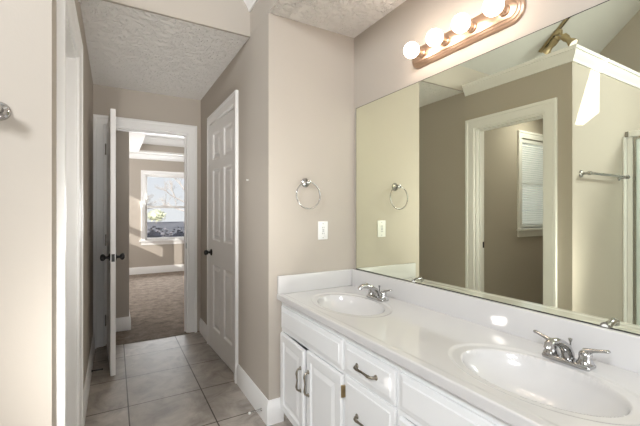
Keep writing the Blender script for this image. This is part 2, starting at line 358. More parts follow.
# closed door of the hall
casing('trim_10', [(XE, DY1, 0), (XE, DY1, DZ), (XE, DY0, DZ), (XE, DY0, 0)], (-1, 0, 0), 1, 0.078)
jamb('trim_11', 'X', XE, 0.12, DY0, DY1, DZ, 0.012, stop=(XE+0.05, XE+0.08))
# doorway at the end of the hall
casing('trim_12', [(EX0, YF, 0), (EX0, YF, EZ), (EX1, YF, EZ), (EX1, YF, 0)], (0, -1, 0), 1, 0.0855)
ej = jamb('trim_13', 'Y', YF, 0.12, EX0, EX1, EZ, stop=(YF+0.045, YF+0.08))
obj('strike_plate', bx(EX1-0.0195, EX1-0.018, YF+0.008, YF+0.035, 0.90, 0.96), BLACK, ej)
casing('trim_14', [(EX1, YF+0.12, 0), (EX1, YF+0.12, EZ), (EX0, YF+0.12, EZ), (EX0, YF+0.12, 0)], (0, 1, 0), 1, 0.07)

# ------------------------------------------------------------------ baseboards
BASE = [(0, 0), (0.016, 0), (0.016, 0.105), (0.013, 0.112), (0.013, 0.122), (0.006, 0.138), (0.004, 0.145), (0, 0.145)]
def baseboard(name, pts, side): return struct(name, sweep(BM(), pts, BASE, (0, 0, 1), side), TRIM, smooth=30)
baseboard('baseboard_right', [(0.905, YW, 0), (XE, YW, 0), (XE, DY0-0.079, 0)], 1)
baseboard('baseboard_hall_right', [(XE, DY1+0.079, 0), (XE, YF-0.001, 0)], 1)
baseboard('baseboard_left', [(XL, WY1+0.093, 0), (XL, YF-0.001, 0)], -1)
baseboard('baseboard_towel', [(-1.03, YC, 0), (XL, YC, 0), (XL, WY0-0.093, 0)], -1)
baseboard('baseboard_north', [(XG, YH, 0), (XL-0.14, YH, 0)], -1)
baseboard('baseboard_corner', [(-0.99, BKY, 0.006), (BKX, BKY, 0.006), (BKX, 5.05, 0.006)], -1)
bf = struct('baseboard_far', sweep(BM(), [(-0.99, YB2, 0.006), (4.29, YB2, 0.006)], BASE, (0, 0, 1), -1), TRIM, smooth=30)

# ------------------------------------------------------------------ six panel doors
def leaf_mesh(W, H, T, ox=0.0):
    """leaf in local coordinates: y from 0 to -W, thickness x 0..T, panels on both faces"""
    bm = BM(); st, mid = 0.105, 0.10; pw = (W-2*st-mid)/2
    cols = [0, st, st+pw, st+pw+mid, W-st, W]; rows = [0, 0.20, 0.80, 1.03, 1.69, 1.78, 2.03, H] if H > 2.03 else [0, 0.2, H]
    rows = [r*H/2.125 for r in rows[:-1]]+[H]
    steps = [(0, 0), (0.006, -0.004), (0.012, -0.012), (0.026, -0.012), (0.050, -0.002)]
    for x, n in ((T, 1), (0, -1)):
        for i in range(5):
            for j in range(7):
                O = (x, -cols[i], rows[j]); cw, rh = cols[i+1]-cols[i], rows[j+1]-rows[j]
                if i in (1, 3) and j in (1, 3, 5): nested(bm, O, (0, -1, 0), (0, 0, 1), (n, 0, 0), cw, rh, steps)
                else: nested(bm, O, (0, -1, 0), (0, 0, 1), (n, 0, 0), cw, rh, [(0, 0)])
    for a, b in (((0, 0), (W, 0)), ((0, H), (W, H)), ((0, 0), (0, H)), ((W, 0), (W, H))):
        bm.faces.new([bm.verts.new(p) for p in ((0, -a[0], a[1]), (0, -b[0], b[1]), (T, -b[0], b[1]), (T, -a[0], a[1]))])
    bmesh.ops.remove_doubles(bm, verts=bm.verts[:], dist=1e-5); return bm
def knob_bm(c, d):
    return lathe(BM(), [(0, 0), (0.031, 0), (0.031, 0.004), (0.026, 0.009), (0.012, 0.012), (0.010, 0.030), (0.016, 0.034), (0.025, 0.042), (0.0275, 0.052), (0.024, 0.062), (0.012, 0.068), (0, 0.069)], c, d, 24)
def hinge_bm(x, y, z, n):                                # knuckle plus two leaves
    bm = BM(); tube(bm, [(x, y, z-0.045), (x, y, z+0.045)], 0.006, 10); sphere(bm, (x, y, z+0.049), 0.006, 2); sphere(bm, (x, y, z-0.049), 0.006, 2); return bm
d1 = thing('door_1', 'white panelled door standing open edge-on at the end of the hall', 'door', (EX0+0.022, YF-0.006, 0), math.radians(2.9)); d1['kind'] = 'structure'
W1 = 0.765
obj('door_leaf', leaf_mesh(W1, 2.085, 0.035), DOORP, d1, world=False).location = (0, 0, 0.010)
obj('door_knob', knob_bm((0.035, -W1+0.062, 0.93), (1, 0, 0)), BLACK, d1, 40, False)['label'] = 'black door knob'
obj('door_knob', knob_bm((0.0, -W1+0.062, 0.93), (-1, 0, 0)), BLACK, d1, 40, False)['label'] = 'black door knob'
obj('latch_plate', bx(0.006, 0.029, -W1-0.002, -W1+0.0005, 0.90, 0.96, bev=0.0008), BLACK, d1, None, False)['label'] = 'black latch plate'
for z in (1.89, 1.02, 0.25): obj('hinge', hinge_bm(-0.008, 0.002, z, 0), NICKEL, d1, 40, False)

d2 = thing('door_2', 'white six-panel door with black knob standing barely ajar on the right side of the hall', 'door', (XE+0.050, DY0+0.017, 0), math.pi+math.radians(2.5)); d2['kind'] = 'structure'
W2 = DY1-DY0-0.032
lf = obj('door_leaf', leaf_mesh(W2, 2.100, 0.036), DOORP, d2, world=False); lf.location = (0, 0, 0.010)
obj('door_knob', knob_bm((0.036, -W2+0.062, 0.91), (1, 0, 0)), BLACK, d2, 40, False)['label'] = 'black door knob'
for z in (1.93, 1.05, 0.22): obj('hinge', hinge_bm(0.042, 0.003, z, 0), PLASTIC, d2, 40, False)

# ------------------------------------------------------------------ bedroom window, toilet room window, added back window
wn = thing('window_1', 'white double-hung bedroom window with bright view outside', 'window', (1.08, YB2, 0.6)); wn['kind'] = 'structure'
bm = BM()
for s0, s1, z0, z1 in ((B1X0, B1X0+0.035, B1Z0, B1Z1), (B1X1-0.035, B1X1, B1Z0, B1Z1), (B1X0+0.035, B1X1-0.035, B1Z0, B1Z0+0.05), (B1X0+0.035, B1X1-0.035, B1Z1-0.04, B1Z1), (B1X0+0.035, B1X1-0.035, 1.375, 1.42)):
    box(bm, s0, s1, YB2+0.03, YB2+0.085, z0, z1)
obj('sash_frame', bm, TRIM, wn)
for k in range(2):
    z0, z1 = ((B1Z0+0.05, 1.375), (1.42, B1Z1-0.04))[k]
    obj('glass_pane', bx(B1X0+0.035, B1X1-0.035, YB2+0.05, YB2+0.054, z0, z1), PANE, wn)
obj('window_casing', sweep(BM(), [(B1X0, YB2, B1Z0), (B1X0, YB2, B1Z1), (B1X1, YB2, B1Z1), (B1X1, YB2, B1Z0)], casing_profile(0.085), (0, -1, 0), 1), TRIM, wn, 30)
obj('window_sill', bx(B1X0-0.12, B1X1+0.12, YB2-0.055, YB2+0.03, B1Z0-0.03, B1Z0, bev=0.004), TRIM, wn)
obj('window_apron', bx(B1X0-0.085, B1X1+0.085, YB2-0.018, YB2, B1Z0-0.10, B1Z0-0.03, bev=0.003), TRIM, wn)

wn2 = thing('window_2', 'white cased window of the toilet room seen through the doorway in the mirror', 'window', ((WX0+WX1)/2, YH, WZ0)); wn2['kind'] = 'structure'
bm = BM()
for s0, s1, z0, z1 in ((WX0, WX0+0.03, WZ0, WZ1), (WX1-0.03, WX1, WZ0, WZ1), (WX0+0.03, WX1-0.03, WZ0, WZ0+0.05), (WX0+0.03, WX1-0.03, WZ1-0.04, WZ1), (WX0+0.03, WX1-0.03, 1.60, 1.64)):
    box(bm, s0, s1, YH+0.045, YH+0.085, z0, z1)
obj('sash_frame', bm, TRIM, wn2)
for z0, z1 in ((WZ0+0.05, 1.60), (1.64, WZ1-0.04)): obj('glass_pane', bx(WX0+0.03, WX1-0.03, YH+0.06, YH+0.064, z0, z1), PANE, wn2)
bm = BM()                                                # liner of the opening
for s0, s1, z0, z1 in ((WX0-0.01, WX0, WZ0-0.01, WZ1+0.01), (WX1, WX1+0.01, WZ0-0.01, WZ1+0.01), (WX0, WX1, WZ1, WZ1+0.01), (WX0, WX1, WZ0-0.01, WZ0)): box(bm, s0, s1, YH+0.0205, YH+0.12, z0, z1)
obj('window_liner', bm, TRIM, wn2)
obj('window_casing', sweep(BM(), [(WX0, YH, WZ0), (WX0, YH, WZ1), (WX1, YH, WZ1), (WX1, YH, WZ0)], casing_profile(0.08), (0, -1, 0), 1), TRIM, wn2, 30)
obj('window_sill', bx(WX0-0.09, WX1+0.09, YH-0.045, YH+0.04, WZ0-0.025, WZ0, bev=0.004), TRIM, wn2)
obj('window_apron', bx(WX0-0.08, WX1+0.08, YH-0.016, YH, WZ0-0.095, WZ0-0.025, bev=0.003), TRIM, wn2)
wb = thing('window_blind', 'white slatted blind hanging inside the toilet room window', 'blind', ((WX0+WX1)/2, YH+0.018, WZ0+0.03))
obj('headrail', bx(WX0+0.006, WX1-0.006, YH+0.003, YH+0.033, WZ1-0.045, WZ1-0.004, bev=0.002), BLIND, wb)
bm = BM(); z = WZ0+0.055; k = 0
while z < WZ1-0.055:
    ang = math.radians(42 if z < 1.62 else 55); c, s = math.cos(ang)*0.0140, math.sin(ang)*0.0140
    vs = [bm.verts.new(p) for p in ((WX0+0.008, YH+0.018-c, z-s), (WX1-0.008, YH+0.018-c, z-s), (WX1-0.008, YH+0.018+c, z+s), (WX0+0.008, YH+0.018+c, z+s))]
    f = bm.faces.new(vs); r = bmesh.ops.extrude_face_region(bm, geom=[f], use_keep_orig=True)
    bmesh.ops.translate(bm, vec=(0, 0, 0.0012), verts=[g for g in r['geom'] if isinstance(g, bmesh.types.BMVert)]); z += 0.025
obj('slats', bm, BLIND, wb)
obj('bottom_rail', bx(WX0+0.008, WX1-0.008, YH+0.006, YH+0.030, WZ0+0.018, WZ0+0.034, bev=0.002), BLIND, wb)

wn3 = thing('unseen_window_3', 'unseen window added behind the viewpoint to let in the sun spots', 'window', (-0.3, YB, BZ0)); wn3['kind'] = 'structure'
obj('window_casing', sweep(BM(), [(BX0, YB, BZ0), (BX0, YB, BZ1), (BX1, YB, BZ1), (BX1, YB, BZ0)], casing_profile(0.08), (0, 1, 0), -1, True), TRIM, wn3, 30)
def back_y(X, Y, z): d = (Y-YB+0.02); return (X-0.72*d, z+0.38*d)
def hole(pts, Y): return [back_y(*(p[0], p[1], p[2])) for p in pts]
H1 = hole([(1.417, 0.970, 0.834), (1.417, 0.905, 0.846), (1.417, 0.905, 0.816), (1.417, 0.955, 0.806)], 0)  # hole shaped to cast the sun spot on the backsplash
H2 = hole([(0.886, 1.045, 0.668), (0.886, 1.005, 0.672), (0.886, 1.01, 0.630), (0.886, 1.05, 0.626)], 0)  # hole shaped to cast the sun spot on the drawer
obj('sun_dimming_insert', bx(H2[0][0]-0.05, H2[1][0]+0.05, YB-0.0245, YB-0.024, H2[2][1]-0.05, H2[1][1]+0.05), SCREEN, wn3)  # pane added behind the hole to weaken the drawer sun spot
wn4 = thing('window_4', 'unseen side windows of the bedroom with tinted panes added to dim the sun', 'window', (-1.0, 5.8, 1.2)); wn4['kind'] = 'structure'
for y0, y1, z0, z1 in ((5.58, 6.52, 1.31, 1.56), (6.10, 6.52, 1.66, 2.33), (5.04, 5.32, 1.25, 1.89)): obj('sun_dimming_pane', bx(-1.0125, -1.0115, y0, y1, z0, z1), SCREEN, wn4)  # tinted panes added to soften the bedroom sun patches
ws = obj('sun_block_sheet', wall('Y', YB-0.02, -0.001, R(BX0+0.005, BX1-0.005, BZ0+0.005, BZ1-0.005), [H1, H2]), SUNBLOCK, wn3)  # unseen sheet added to block the sun except through two holes

# ------------------------------------------------------------------ vanity cabinet
XF = 0.879                                               # front face of doors and drawers
VY0, VY1 = 0.21, 2.027
vc = thing('vanity_cabinet', 'long white double vanity cabinet with raised-panel doors and bronze pulls', 'cabinet', (1.17, 1.12, 0))
bm = BM()
box(bm, 0.916, XM-0.002, VY0, VY0+0.016, 0.08, 0.7515); box(bm, 0.916, XM-0.002, VY1-0.016, VY1, 0.08, 0.7515)
box(bm, 0.916, XM-0.002, VY0+0.016, VY1-0.016, 0.08, 0.096); box(bm, XM-0.010, XM-0.002, VY0+0.016, VY1-0.016, 0.096, 0.7515)
box(bm, 0.916, XM-0.010, 1.322, 1.338, 0.096, 0.60); box(bm, 0.916, XM-0.010, 0.97, 0.986, 0.096, 0.60)
obj('body', bm, CAB, vc)
bm = BM()
for y0, y1 in ((VY1-0.03, VY1), (1.300, 1.350), (0.953, 1.000), (VY0, 0.300)): box(bm, 0.898, 0.916, y0, y1, 0.08, 0.7515)
for y0, y1 in ((1.350, VY1-0.03), (1.0, 1.3), (0.300, 0.953)):
    for z0, z1 in ((0.08, 0.10), (0.5565, 0.590), (0.700, 0.7515)): box(bm, 0.898, 0.916, y0, y1, z0, z1)
box(bm, 0.898, 0.916, 1.0, 1.3, 0.275, 0.312)
obj('face_frame', bm, CAB, vc)
bm = BM(); box(bm, 0.965, 0.980, VY0, VY1, 0.0, 0.08); box(bm, 0.980, XM-0.002, VY0, VY0+0.016, 0, 0.08); box(bm, 0.980, XM-0.002, VY1-0.016, VY1, 0, 0.08)
obj('toe_kick', bm, CAB, vc)
SLAB = [(0, 0.008), (0.004, 0.011), (0.020, 0.014), (0.024, 0.018)]
DOORSTEP = [(0, 0.010), (0.006, 0.018), (0.046, 0.018), (0.052, 0.010), (0.064, 0.009), (0.088, 0.016)]
def front(y0, y1, z0, z1, steps): return nested(BM(), (XF+0.018, y1, z0), (0, -1, 0), (0, 0, 1), (-1, 0, 0), y1-y0, z1-z0, steps, 0.0)
def pull(p0, p1, out=(-1, 0, 0)):
    """arched pull with flared feet from foot p0 to foot p1"""
    p0, p1, o = Vector(p0), Vector(p1), Vector(out); bm = BM(); pts, rad = [], []
    for t, h, r in ((0, 0.0, .0065), (0.02, 0.012, .0055), (0.08, 0.021, .005), (0.2, 0.024, .0065), (0.32, 0.0225, .0050), (0.5, 0.0205, .0042), (0.68, 0.0225, .0050), (0.8, 0.024, .0065), (0.92, 0.021, .005), (0.98, 0.012, .0055), (1, 0.0, .0065)):
        pts.append(p0.lerp(p1, t)+o*h); rad.append(r)
    tube(bm, pts, rad, 10)
    for p in (p0, p1): lathe(bm, [(0, 0), (0.0105, 0), (0.0105, 0.002), (0.007, 0.005), (0, 0.006)], p, o, 16)
    return bm
def add_front(name, y0, y1, z0, z1, steps, handle=None, label=None):
    f = obj(name, front(y0, y1, z0, z1, steps), CAB, vc)
    if handle == 'h':
        yc, zc = (y0+y1)/2, (z0+z1)/2; obj('pull_handle', pull((XF, yc+0.062, zc), (XF, yc-0.062, zc)), PEWTER, f, 50)['label'] = 'dark bronze pull handle'
    elif handle: 
        obj('pull_handle', pull((XF, handle, 0.335), (XF, handle, 0.452)), PEWTER, f, 50)['label'] = 'dark bronze pull handle'
    if label: f['label'] = label
    return f
add_front('false_drawer', 1.335, 2.012, 0.580, 0.713, SLAB)
add_front('drawer', 0.988, 1.313, 0.580, 0.713, SLAB, 'h')
add_front('drawer', 0.988, 1.313, 0.303, 0.567, SLAB, 'h')
add_front('drawer', 0.988, 1.313, 0.085, 0.290, SLAB, 'h')
add_front('false_drawer', 0.285, 0.965, 0.580, 0.713, SLAB)
def cab_door(y0, y1, hinge_left, handle_y, ajar=0.0, hinges=True):
    # pivot stored in the door's own origin so it can swing
    f = obj('door', front(y0, y1, 0.085, 0.555, DOORSTEP), CAB, vc)
    obj('pull_handle', pull((XF, handle_y, 0.332), (XF, handle_y, 0.452)), PEWTER, f, 50)['label'] = 'dark bronze pull handle'
    yh = y1 if hinge_left else y0; s = 1 if hinge_left else -1
    if hinges:
        for z in (0.487, 0.150):
            bm = BM(); box(bm, XF+0.004, XF+0.0195, yh+s*0.001, yh+s*0.012, z-0.026, z+0.026, bev=0.001); tube(bm, [(XF+0.002, yh+s*0.004, z-0.027), (XF+0.002, yh+s*0.004, z+0.027)], 0.0045, 10)
            obj('hinge', bm, BRASSY, f)['label'] = 'aged brass hinge'
    if ajar:
        piv = Vector((XF+0.018, yh, 0)); a = -math.radians(ajar)*s
        M = root_matrix(vc).inverted() @ Matrix.Translation(piv) @ Matrix.Rotation(a, 4, 'Z') @ Matrix.Translation(-piv) @ root_matrix(vc)
        f.location = M.to_translation(); f.rotation_euler = M.to_euler()
    return f
cab_door(1.676, 2.012, True, 1.706, 2.6, False)
cab_door(1.335, 1.672, False, 1.643)
cab_door(0.628, 0.965, True, 0.665)
cab_door(0.285, 0.622, False, 0.585)

# ------------------------------------------------------------------ countertop with two integral bowls
ct = thing('vanity_countertop', 'glossy cream cultured-marble countertop with two integral oval sinks and backsplash', 'countertop', (1.15, 1.12, 0.7525))
ZT = 0.787; CX0, CX1, CY0, CY1 = 0.865, 1.4155, 0.195, 2.0275
SINKS = [(1.125, 1.625), (1.125, 0.625)]; AX, AY, DEP = 0.150, 0.229, 0.115
def smooth01(t): t = max(0, min(1, t)); return t*t*(3-2*t)
def top_z(x, y):
    z = ZT
    for cx, cy in SINKS:
        r = math.hypot((x-cx)/AX, (y-cy)/AY); ro = math.hypot((x-cx)/(AX*1.24), (y-cy)/(AY*1.26))
        if ro < 1: z -= 0.0048*smooth01((1-ro)/0.06)
        if r < 1.03:
            q = max(0.0, 1-(r/1.03)**2.6); z -= DEP*q**0.72*smooth01((1.03-r)/0.05)**0.6
    e = x-CX0                                            # raised, rounded front lip
    if e < 0.006: z -= 0.006-math.sqrt(max(0, 0.006**2-(0.006-e)**2))
    elif e < 0.030: z -= 0.0
    elif e < 0.045: z -= 0.002*smooth01((e-0.030)/0.015)
    else: z -= 0.002
    return z
xs = [CX0+t for t in (0, 0.0006, 0.002, 0.004, 0.006)]; n = int((CX1-CX0-0.006)/0.0048)
xs += [CX0+0.006+(CX1-CX0-0.006)*(i+1)/n for i in range(n)]; ny = int((CY1-CY0)/0.0048); ys = [CY0+(CY1-CY0)*j/ny for j in range(ny+1)]
bm = BM(); grid = [[bm.verts.new((x, y, top_z(x, y))) for y in ys] for x in xs]
for i in range(len(xs)-1):
    for j in range(len(ys)-1): bm.faces.new((grid[i][j], grid[i+1][j], grid[i+1][j+1], grid[i][j+1]))
lo = [bm.verts.new(p) for p in ((CX0, CY0, 0.7525), (CX1, CY0, 0.7525), (CX1, CY1, 0.7525), (CX0, CY1, 0.7525))]
bm.faces.new([g for g in grid[0]]+[lo[3], lo[0]]); bm.faces.new([g for g in grid[-1]]+[lo[2], lo[1]])
bm.faces.new([r[0] for r in grid]+[lo[1], lo[0]]); bm.faces.new([r[-1] for r in grid]+[lo[2], lo[3]])
bmesh.ops.recalc_face_normals(bm, faces=bm.faces[:])
obj('countertop_slab', bm, MARBLE, ct, 50)
bm = BM(); box(bm, CX1, XM-0.001, CY0, CY1, 0.7525, 0.897, bev=0.004, seg=3); obj('backsplash', bm, MARBLE, ct, 40)
bm = BM(); box(bm, CX0+0.002, CX1-0.0005, 2.009, 2.0285, 0.785, 0.897, bev=0.004, seg=3); obj('side_splash', bm, MARBLE, ct, 40)
for cx, cy in SINKS:
    zb = top_z(cx, cy); obj('drain', lathe(BM(), [(0, 0.001), (0.012, 0.001), (0.016, 0.004), (0.022, 0.0045), (0.024, 0.001), (0.024, -0.004)], (cx, cy, zb), (0, 0, 1), 24), CHROME, ct, 40)

# ------------------------------------------------------------------ faucets
def faucet(loc, label):
    f = thing('faucet', label, 'faucet', loc, 0, 'chrome faucets on the vanity')
    bm = BM(); box(bm, -0.026, 0.026, -0.074, 0.074, 0, 0.017, bev=0.0075, seg=4); obj('base_plate', bm, CHROME, f, 50, False)
    pts = [(0.004, 0, 0.010), (0.0, 0, 0.032), (-0.014, 0, 0.054), (-0.042, 0, 0.073), (-0.074, 0, 0.085), (-0.104, 0, 0.089), (-0.120, 0, 0.083), (-0.125, 0, 0.072)]
    obj('spout', tube(BM(), pts, [0.020, 0.019, 0.017, 0.0145, 0.0130, 0.0125, 0.0125, 0.0115], 20), CHROME, f, 60, False)
    for s in (1, -1):
        h = obj('handle', lathe(BM(), [(0.025, 0.014), (0.026, 0.018), (0.0215, 0.024), (0.0185, 0.036), (0.0195, 0.044), (0.018, 0.052), (0.012, 0.058), (0, 0.060)], (0, s*0.052, 0), (0, 0, 1), 24), CHROME, f, 45, False)
        obj('lever', tube(BM(), [(0.0, s*0.050, 0.054), (0.001, s*0.066, 0.062), (0.003, s*0.085, 0.067), (0.005, s*0.100, 0.071), (0.006, s*0.111, 0.073), (0.006, s*0.116, 0.074)], [0.012, 0.009, 0.0075, 0.0080, 0.0088, 0.005], 14, flat=[1, .85, .7, .65, .65, .65]), CHROME, h, 60, False)
    obj('lift_rod', lathe(BM(), [(0.0028, 0.012), (0.0028, 0.066), (0.0065, 0.076), (0.0065, 0.080), (0, 0.081)], (0.0165, 0.0, 0), (0, 0, 1), 14), CHROME, f, 45, False)
    return f
f1 = faucet((1.322, 0.622, ZT-0.0062), 'chrome two-lever faucet on the nearer sink at the right')
dup(f1, (1.322, 1.625, ZT-0.0062), None, 'chrome two-lever faucet on the far sink by the end wall')

# ------------------------------------------------------------------ wall mirror
mr = thing('wall_mirror', 'large frameless wall mirror above the vanity backsplash', 'mirror', (XM, 1.11, 0.898))
obj('mirror_glass', bx(XM-0.005, XM-0.0005, 0.22, 1.997, 0.8985, 1.9985), MIRROR, mr)
bm = BM()
for y0, y1, z0, z1 in ((0.22, 1.997, 0.8965, 0.9015), (0.22, 1.997, 1.9985, 2.001), (1.997, 1.9995, 0.8965, 2.001)): box(bm, XM-0.0055, XM-0.0005, y0, y1, z0, z1)
obj('mirror_edge', bm, pmat('mirror_edge_dark', (0.03, 0.03, 0.027), 0.4, var=(5, 0.1)), mr)
for y in (1.452, 0.563):
    def half_disc(r, x0, x1):
        bm = BM(); pr = [(y+r*math.cos(math.pi*k/16), 0.8995+r*math.sin(math.pi*k/16)) for k in range(17)]
        vs = [[bm.verts.new((x, a, b)) for a, b in pr] for x in (x0, x1)]
        bm.faces.new(vs[0]); bm.faces.new(vs[1][::-1])
        for k in range(17): bm.faces.new((vs[0][k], vs[0][(k+1) % 17], vs[1][(k+1) % 17], vs[1][k]))
        return bm
    mc = obj('mirror_clip', half_disc(0.0155, XM-0.0053, XM-0.0068), NICKEL, mr); mc['label'] = 'half-round chrome mirror clip'
    obj('clip_pad', half_disc(0.0095, XM-0.0069, XM-0.0076), PLASTIC, mc)
# ------------------------------------------------------------------ vanity light bar
vl = thing('vanity_light', 'bronze strip light bar with four lit round globe bulbs above the mirror', 'wall light', (XM, 1.135, 2.13))
def stadium(y0, y1, zc, r, x, n=14):
    pts = [(x, y1-r+r*math.sin(math.pi*k/n), zc+r*math.cos(math.pi*k/n)) for k in range(n+1)]
    return pts+[(x, y0+r-r*math.sin(math.pi*k/n), zc-r*math.cos(math.pi*k/n)) for k in range(n+1)]
bm = BM(); rings = []
for r, x in ((0.057, 0.0), (0.057, 0.006), (0.054, 0.012), (0.046, 0.015), (0.044, 0.019), (0.036, 0.022), (0.034, 0.027), (0.026, 0.030)):
    rings.append([bm.verts.new(p) for p in stadium(0.832+0.057-r, 1.462-0.057+r, 2.128, r, XM-0.0005-x)])
for r0, r1 in zip(rings, rings[1:]):
    for k in range(len(r0)): bm.faces.new((r0[k], r0[(k+1) % len(r0)], r1[(k+1) % len(r0)], r1[k]))
bm.faces.new(rings[-1]); bm.faces.new(rings[0][::-1])
obj('back_plate', bm, COPPER, vl, 25)
for y in (1.367, 1.213, 1.062, 0.906):
    so_ = obj('socket', lathe(BM(), [(0.024, 0), (0.024, 0.006), (0.0195, 0.010), (0.0195, 0.034), (0.0175, 0.037)], (XM-0.031, y, 2.129), (-1, 0, 0), 24), COPPER, vl, 40)
    bm = BM(); lathe(bm, [(0.014, 0.034), (0.0165, 0.040)]+[(0.040*math.sin(t), 0.076-0.040*math.cos(t)) for t in [0.42+(math.pi-0.42)*k/18 for k in range(19)]], (XM-0.031, y, 2.129), (-1, 0, 0), 28)
    obj('globe_bulb', bm, BULB, so_, 60)['label'] = 'lit white globe bulb'

# ------------------------------------------------------------------ towel ring, outlet, towel bar
tr = thing('towel_ring', 'chrome towel ring on a round mount on the end wall', 'towel ring', (1.062, YW, 1.476))
obj('mount', lathe(BM(), [(0.030, 0.0005), (0.030, 0.004), (0.026, 0.010), (0.016, 0.014), (0.011, 0.018), (0.011, 0.042), (0.014, 0.046), (0.013, 0.054), (0, 0.058)], (1.062, YW, 1.476), (0, -1, 0), 28), CHROME, tr, 40)
ring = [(1.062+0.084*math.sin(2*math.pi*k/48), YW-0.043-0.012*(1+math.cos(2*math.pi*k/48))*0.3, 1.394-0.084*math.cos(2*math.pi*k/48)) for k in range(48)]
obj('ring', tube(BM(), ring, 0.0042, 10, closed=True), CHROME, tr, 60)
ol = thing('outlet', 'white electrical outlet with rectangular cover on the end wall below the towel ring', 'outlet', (1.192, YW, 1.167))
bm = BM(); box(bm, 1.155, 1.229, YW-0.006, YW-0.0005, 1.107, 1.227, bev=0.0025); obj('cover_plate', bm, PLASTIC, ol, 40)
bm = BM(); box(bm, 1.175, 1.209, YW-0.008, YW-0.0055, 1.134, 1.200, bev=0.001); rc = obj('receptacle', bm, PLASTIC, ol)
for zz in (1.186, 1.148):
    for xx in (1.186, 1.198): obj('slot', bx(xx-0.0013, xx+0.0013, YW-0.0085, YW-0.0078, zz-0.004, zz+0.004), DARKSLOT, rc)
for zz in (1.172, 1.162):
    bm = BM(); box(bm, 1.185, 1.199, YW-0.0095, YW-0.0078, zz-0.003, zz+0.003, bev=0.0005); obj('test_button', bm, pmat('button_grey', (0.45, 0.45, 0.45), 0.4, var=(5, .05)), rc)
for zz in (1.213, 1.121): obj('screw', lathe(BM(), [(0.003, 0), (0.003, 0.0012), (0.001, 0.0018), (0, 0.0018)], (1.192, YW-0.006, zz), (0, -1, 0), 12), NICKEL, ol)

tb = thing('towel_bar', 'chrome towel bar mounted on the beige wall beside the shower', 'towel bar', (-0.638, YC, 1.59))
for x in (-0.298, -0.968):
    obj('mount', lathe(BM(), [(0.0285, 0.0005), (0.0285, 0.004), (0.024, 0.011), (0.014, 0.015), (0.0115, 0.02), (0.0115, 0.048), (0.0165, 0.052), (0.0165, 0.070), (0.012, 0.076), (0, 0.077)], (x, YC, 1.59), (0, -1, 0), 28), CHROME, tb, 40)
obj('bar', tube(BM(), [(-0.285, YC-0.061, 1.59), (-0.29, YC-0.061, 1.59), (-0.985, YC-0.061, 1.59), (-0.99, YC-0.061, 1.59)], [0.008, 0.0110, 0.0110, 0.008], 16), CHROME, tb, 40)

# ------------------------------------------------------------------ shower enclosure
sh = thing('shower_enclosure', 'white framed glass shower door and surround beside the towel bar', 'shower', (-1.1, 0.95, 0))
obj('surround_panel', bx(XG+0.002, -1.037, YC-0.014, YC-0.0005, 0.10, 1.955, bev=0.003), SURR, sh)
obj('shower_pan', bx(XG+0.002, -1.06, 0.45, YC-0.015, 0.0, 0.10, bev=0.01), SURR, sh)
for y0, y1 in ((YC-0.050, YC-0.0155), (0.45, 0.485)): obj('frame_post', bx(-1.135, -1.095, y0, y1, 0.101, 1.955, bev=0.003), TRIM, sh)
obj('header_rail', bx(-1.14, -1.09, 0.45, YC-0.002, 1.957, 2.005, bev=0.004), TRIM, sh)
obj('header_end_cap', bx(-1.142, -1.088, YC-0.026, YC-0.0015, 1.9575, 2.0065, bev=0.003), NICKEL, sh)['label'] = 'dull metal end cap'
gd = obj('glass_door', bx(-1.119, -1.112, 0.488, YC-0.053, 0.125, 1.945), SHGLASS, sh)
bm = BM()
for a in ((0.488, 0.508, 0.105, 1.954), (YC-0.073, YC-0.053, 0.105, 1.954), (0.508, YC-0.073, 0.105, 0.125), (0.508, YC-0.073, 1.934, 1.954)): box(bm, -1.124, -1.107, *a)
obj('door_frame', bm, NICKEL, gd)

# ------------------------------------------------------------------ track light on the vaulted ceiling
sl = Vector((0, -1, MV)).normalized(); nn = Vector((0, -MV, -1)).normalized(); tx = -1.0
def vp(y, off=0.0, dx=0.0): return Vector((tx+dx, y, vault(y)))+nn*off
tl = thing('track_light', 'brass track light with two spot heads on the sloped ceiling seen in the mirror', 'track light', vp(1.6))
def slab_along(p0, p1, hw, t0, t1):
    bm = BM(); X = Vector((1, 0, 0)); vs = [bm.verts.new(p+X*s*hw+nn*t) for p in (p0, p1) for s in (-1, 1) for t in (t0, t1)]
    for f in ((0, 1, 3, 2), (4, 6, 7, 5), (0, 4, 5, 1), (2, 3, 7, 6), (0, 2, 6, 4), (1, 5, 7, 3)): bm.faces.new([vs[i] for i in f])
    return bm
obj('track_rail', slab_along(vp(2.10), vp(1.15), 0.017, 0.001, 0.024), BRASSY, tl)
obj('rail_channel', slab_along(vp(2.08), vp(1.17), 0.006, 0.0242, 0.0255), DARKSLOT, tl)['label'] = 'dark slot along the rail'
def spot_head(base, aim, r, L, hang):
    aim = Vector(aim).normalized(); o = base+aim*hang
    hd = obj('spot_head', lathe(BM(), [(0, 0), (r*0.8, 0), (r, 0.008), (r, L*0.35), (r*0.78, L*0.42), (r*0.78, L*0.6), (r*1.25, L*0.85), (r*1.35, L), (r*1.25, L), (r*1.2, L-0.008)], o, aim, 24), BRASSY, tl, 40)
    bm = BM(); box(bm, base.x-0.022, base.x+0.022, base.y-0.032, base.y+0.032, base.z-0.022, base.z+0.022, bev=0.006); tube(bm, [base, o+aim*0.01], 0.012, 10)
    obj('head_mount', bm, BRASSY, hd)
    obj('lamp_lens', lathe(BM(), [(0, 0), (r*1.22, 0), (r*1.22, 0.003), (r, 0.009), (0, 0.012)], o+aim*(L-0.007), aim, 24), SPOTLENS, hd, 40)['label'] = 'lit white lamp face'
spot_head(vp(1.935, 0.035), (0.02, -0.62, -0.76), 0.034, 0.15, 0.07)
spot_head(vp(1.975, 0.066), tuple(-sl), 0.036, 0.15, 0.0)

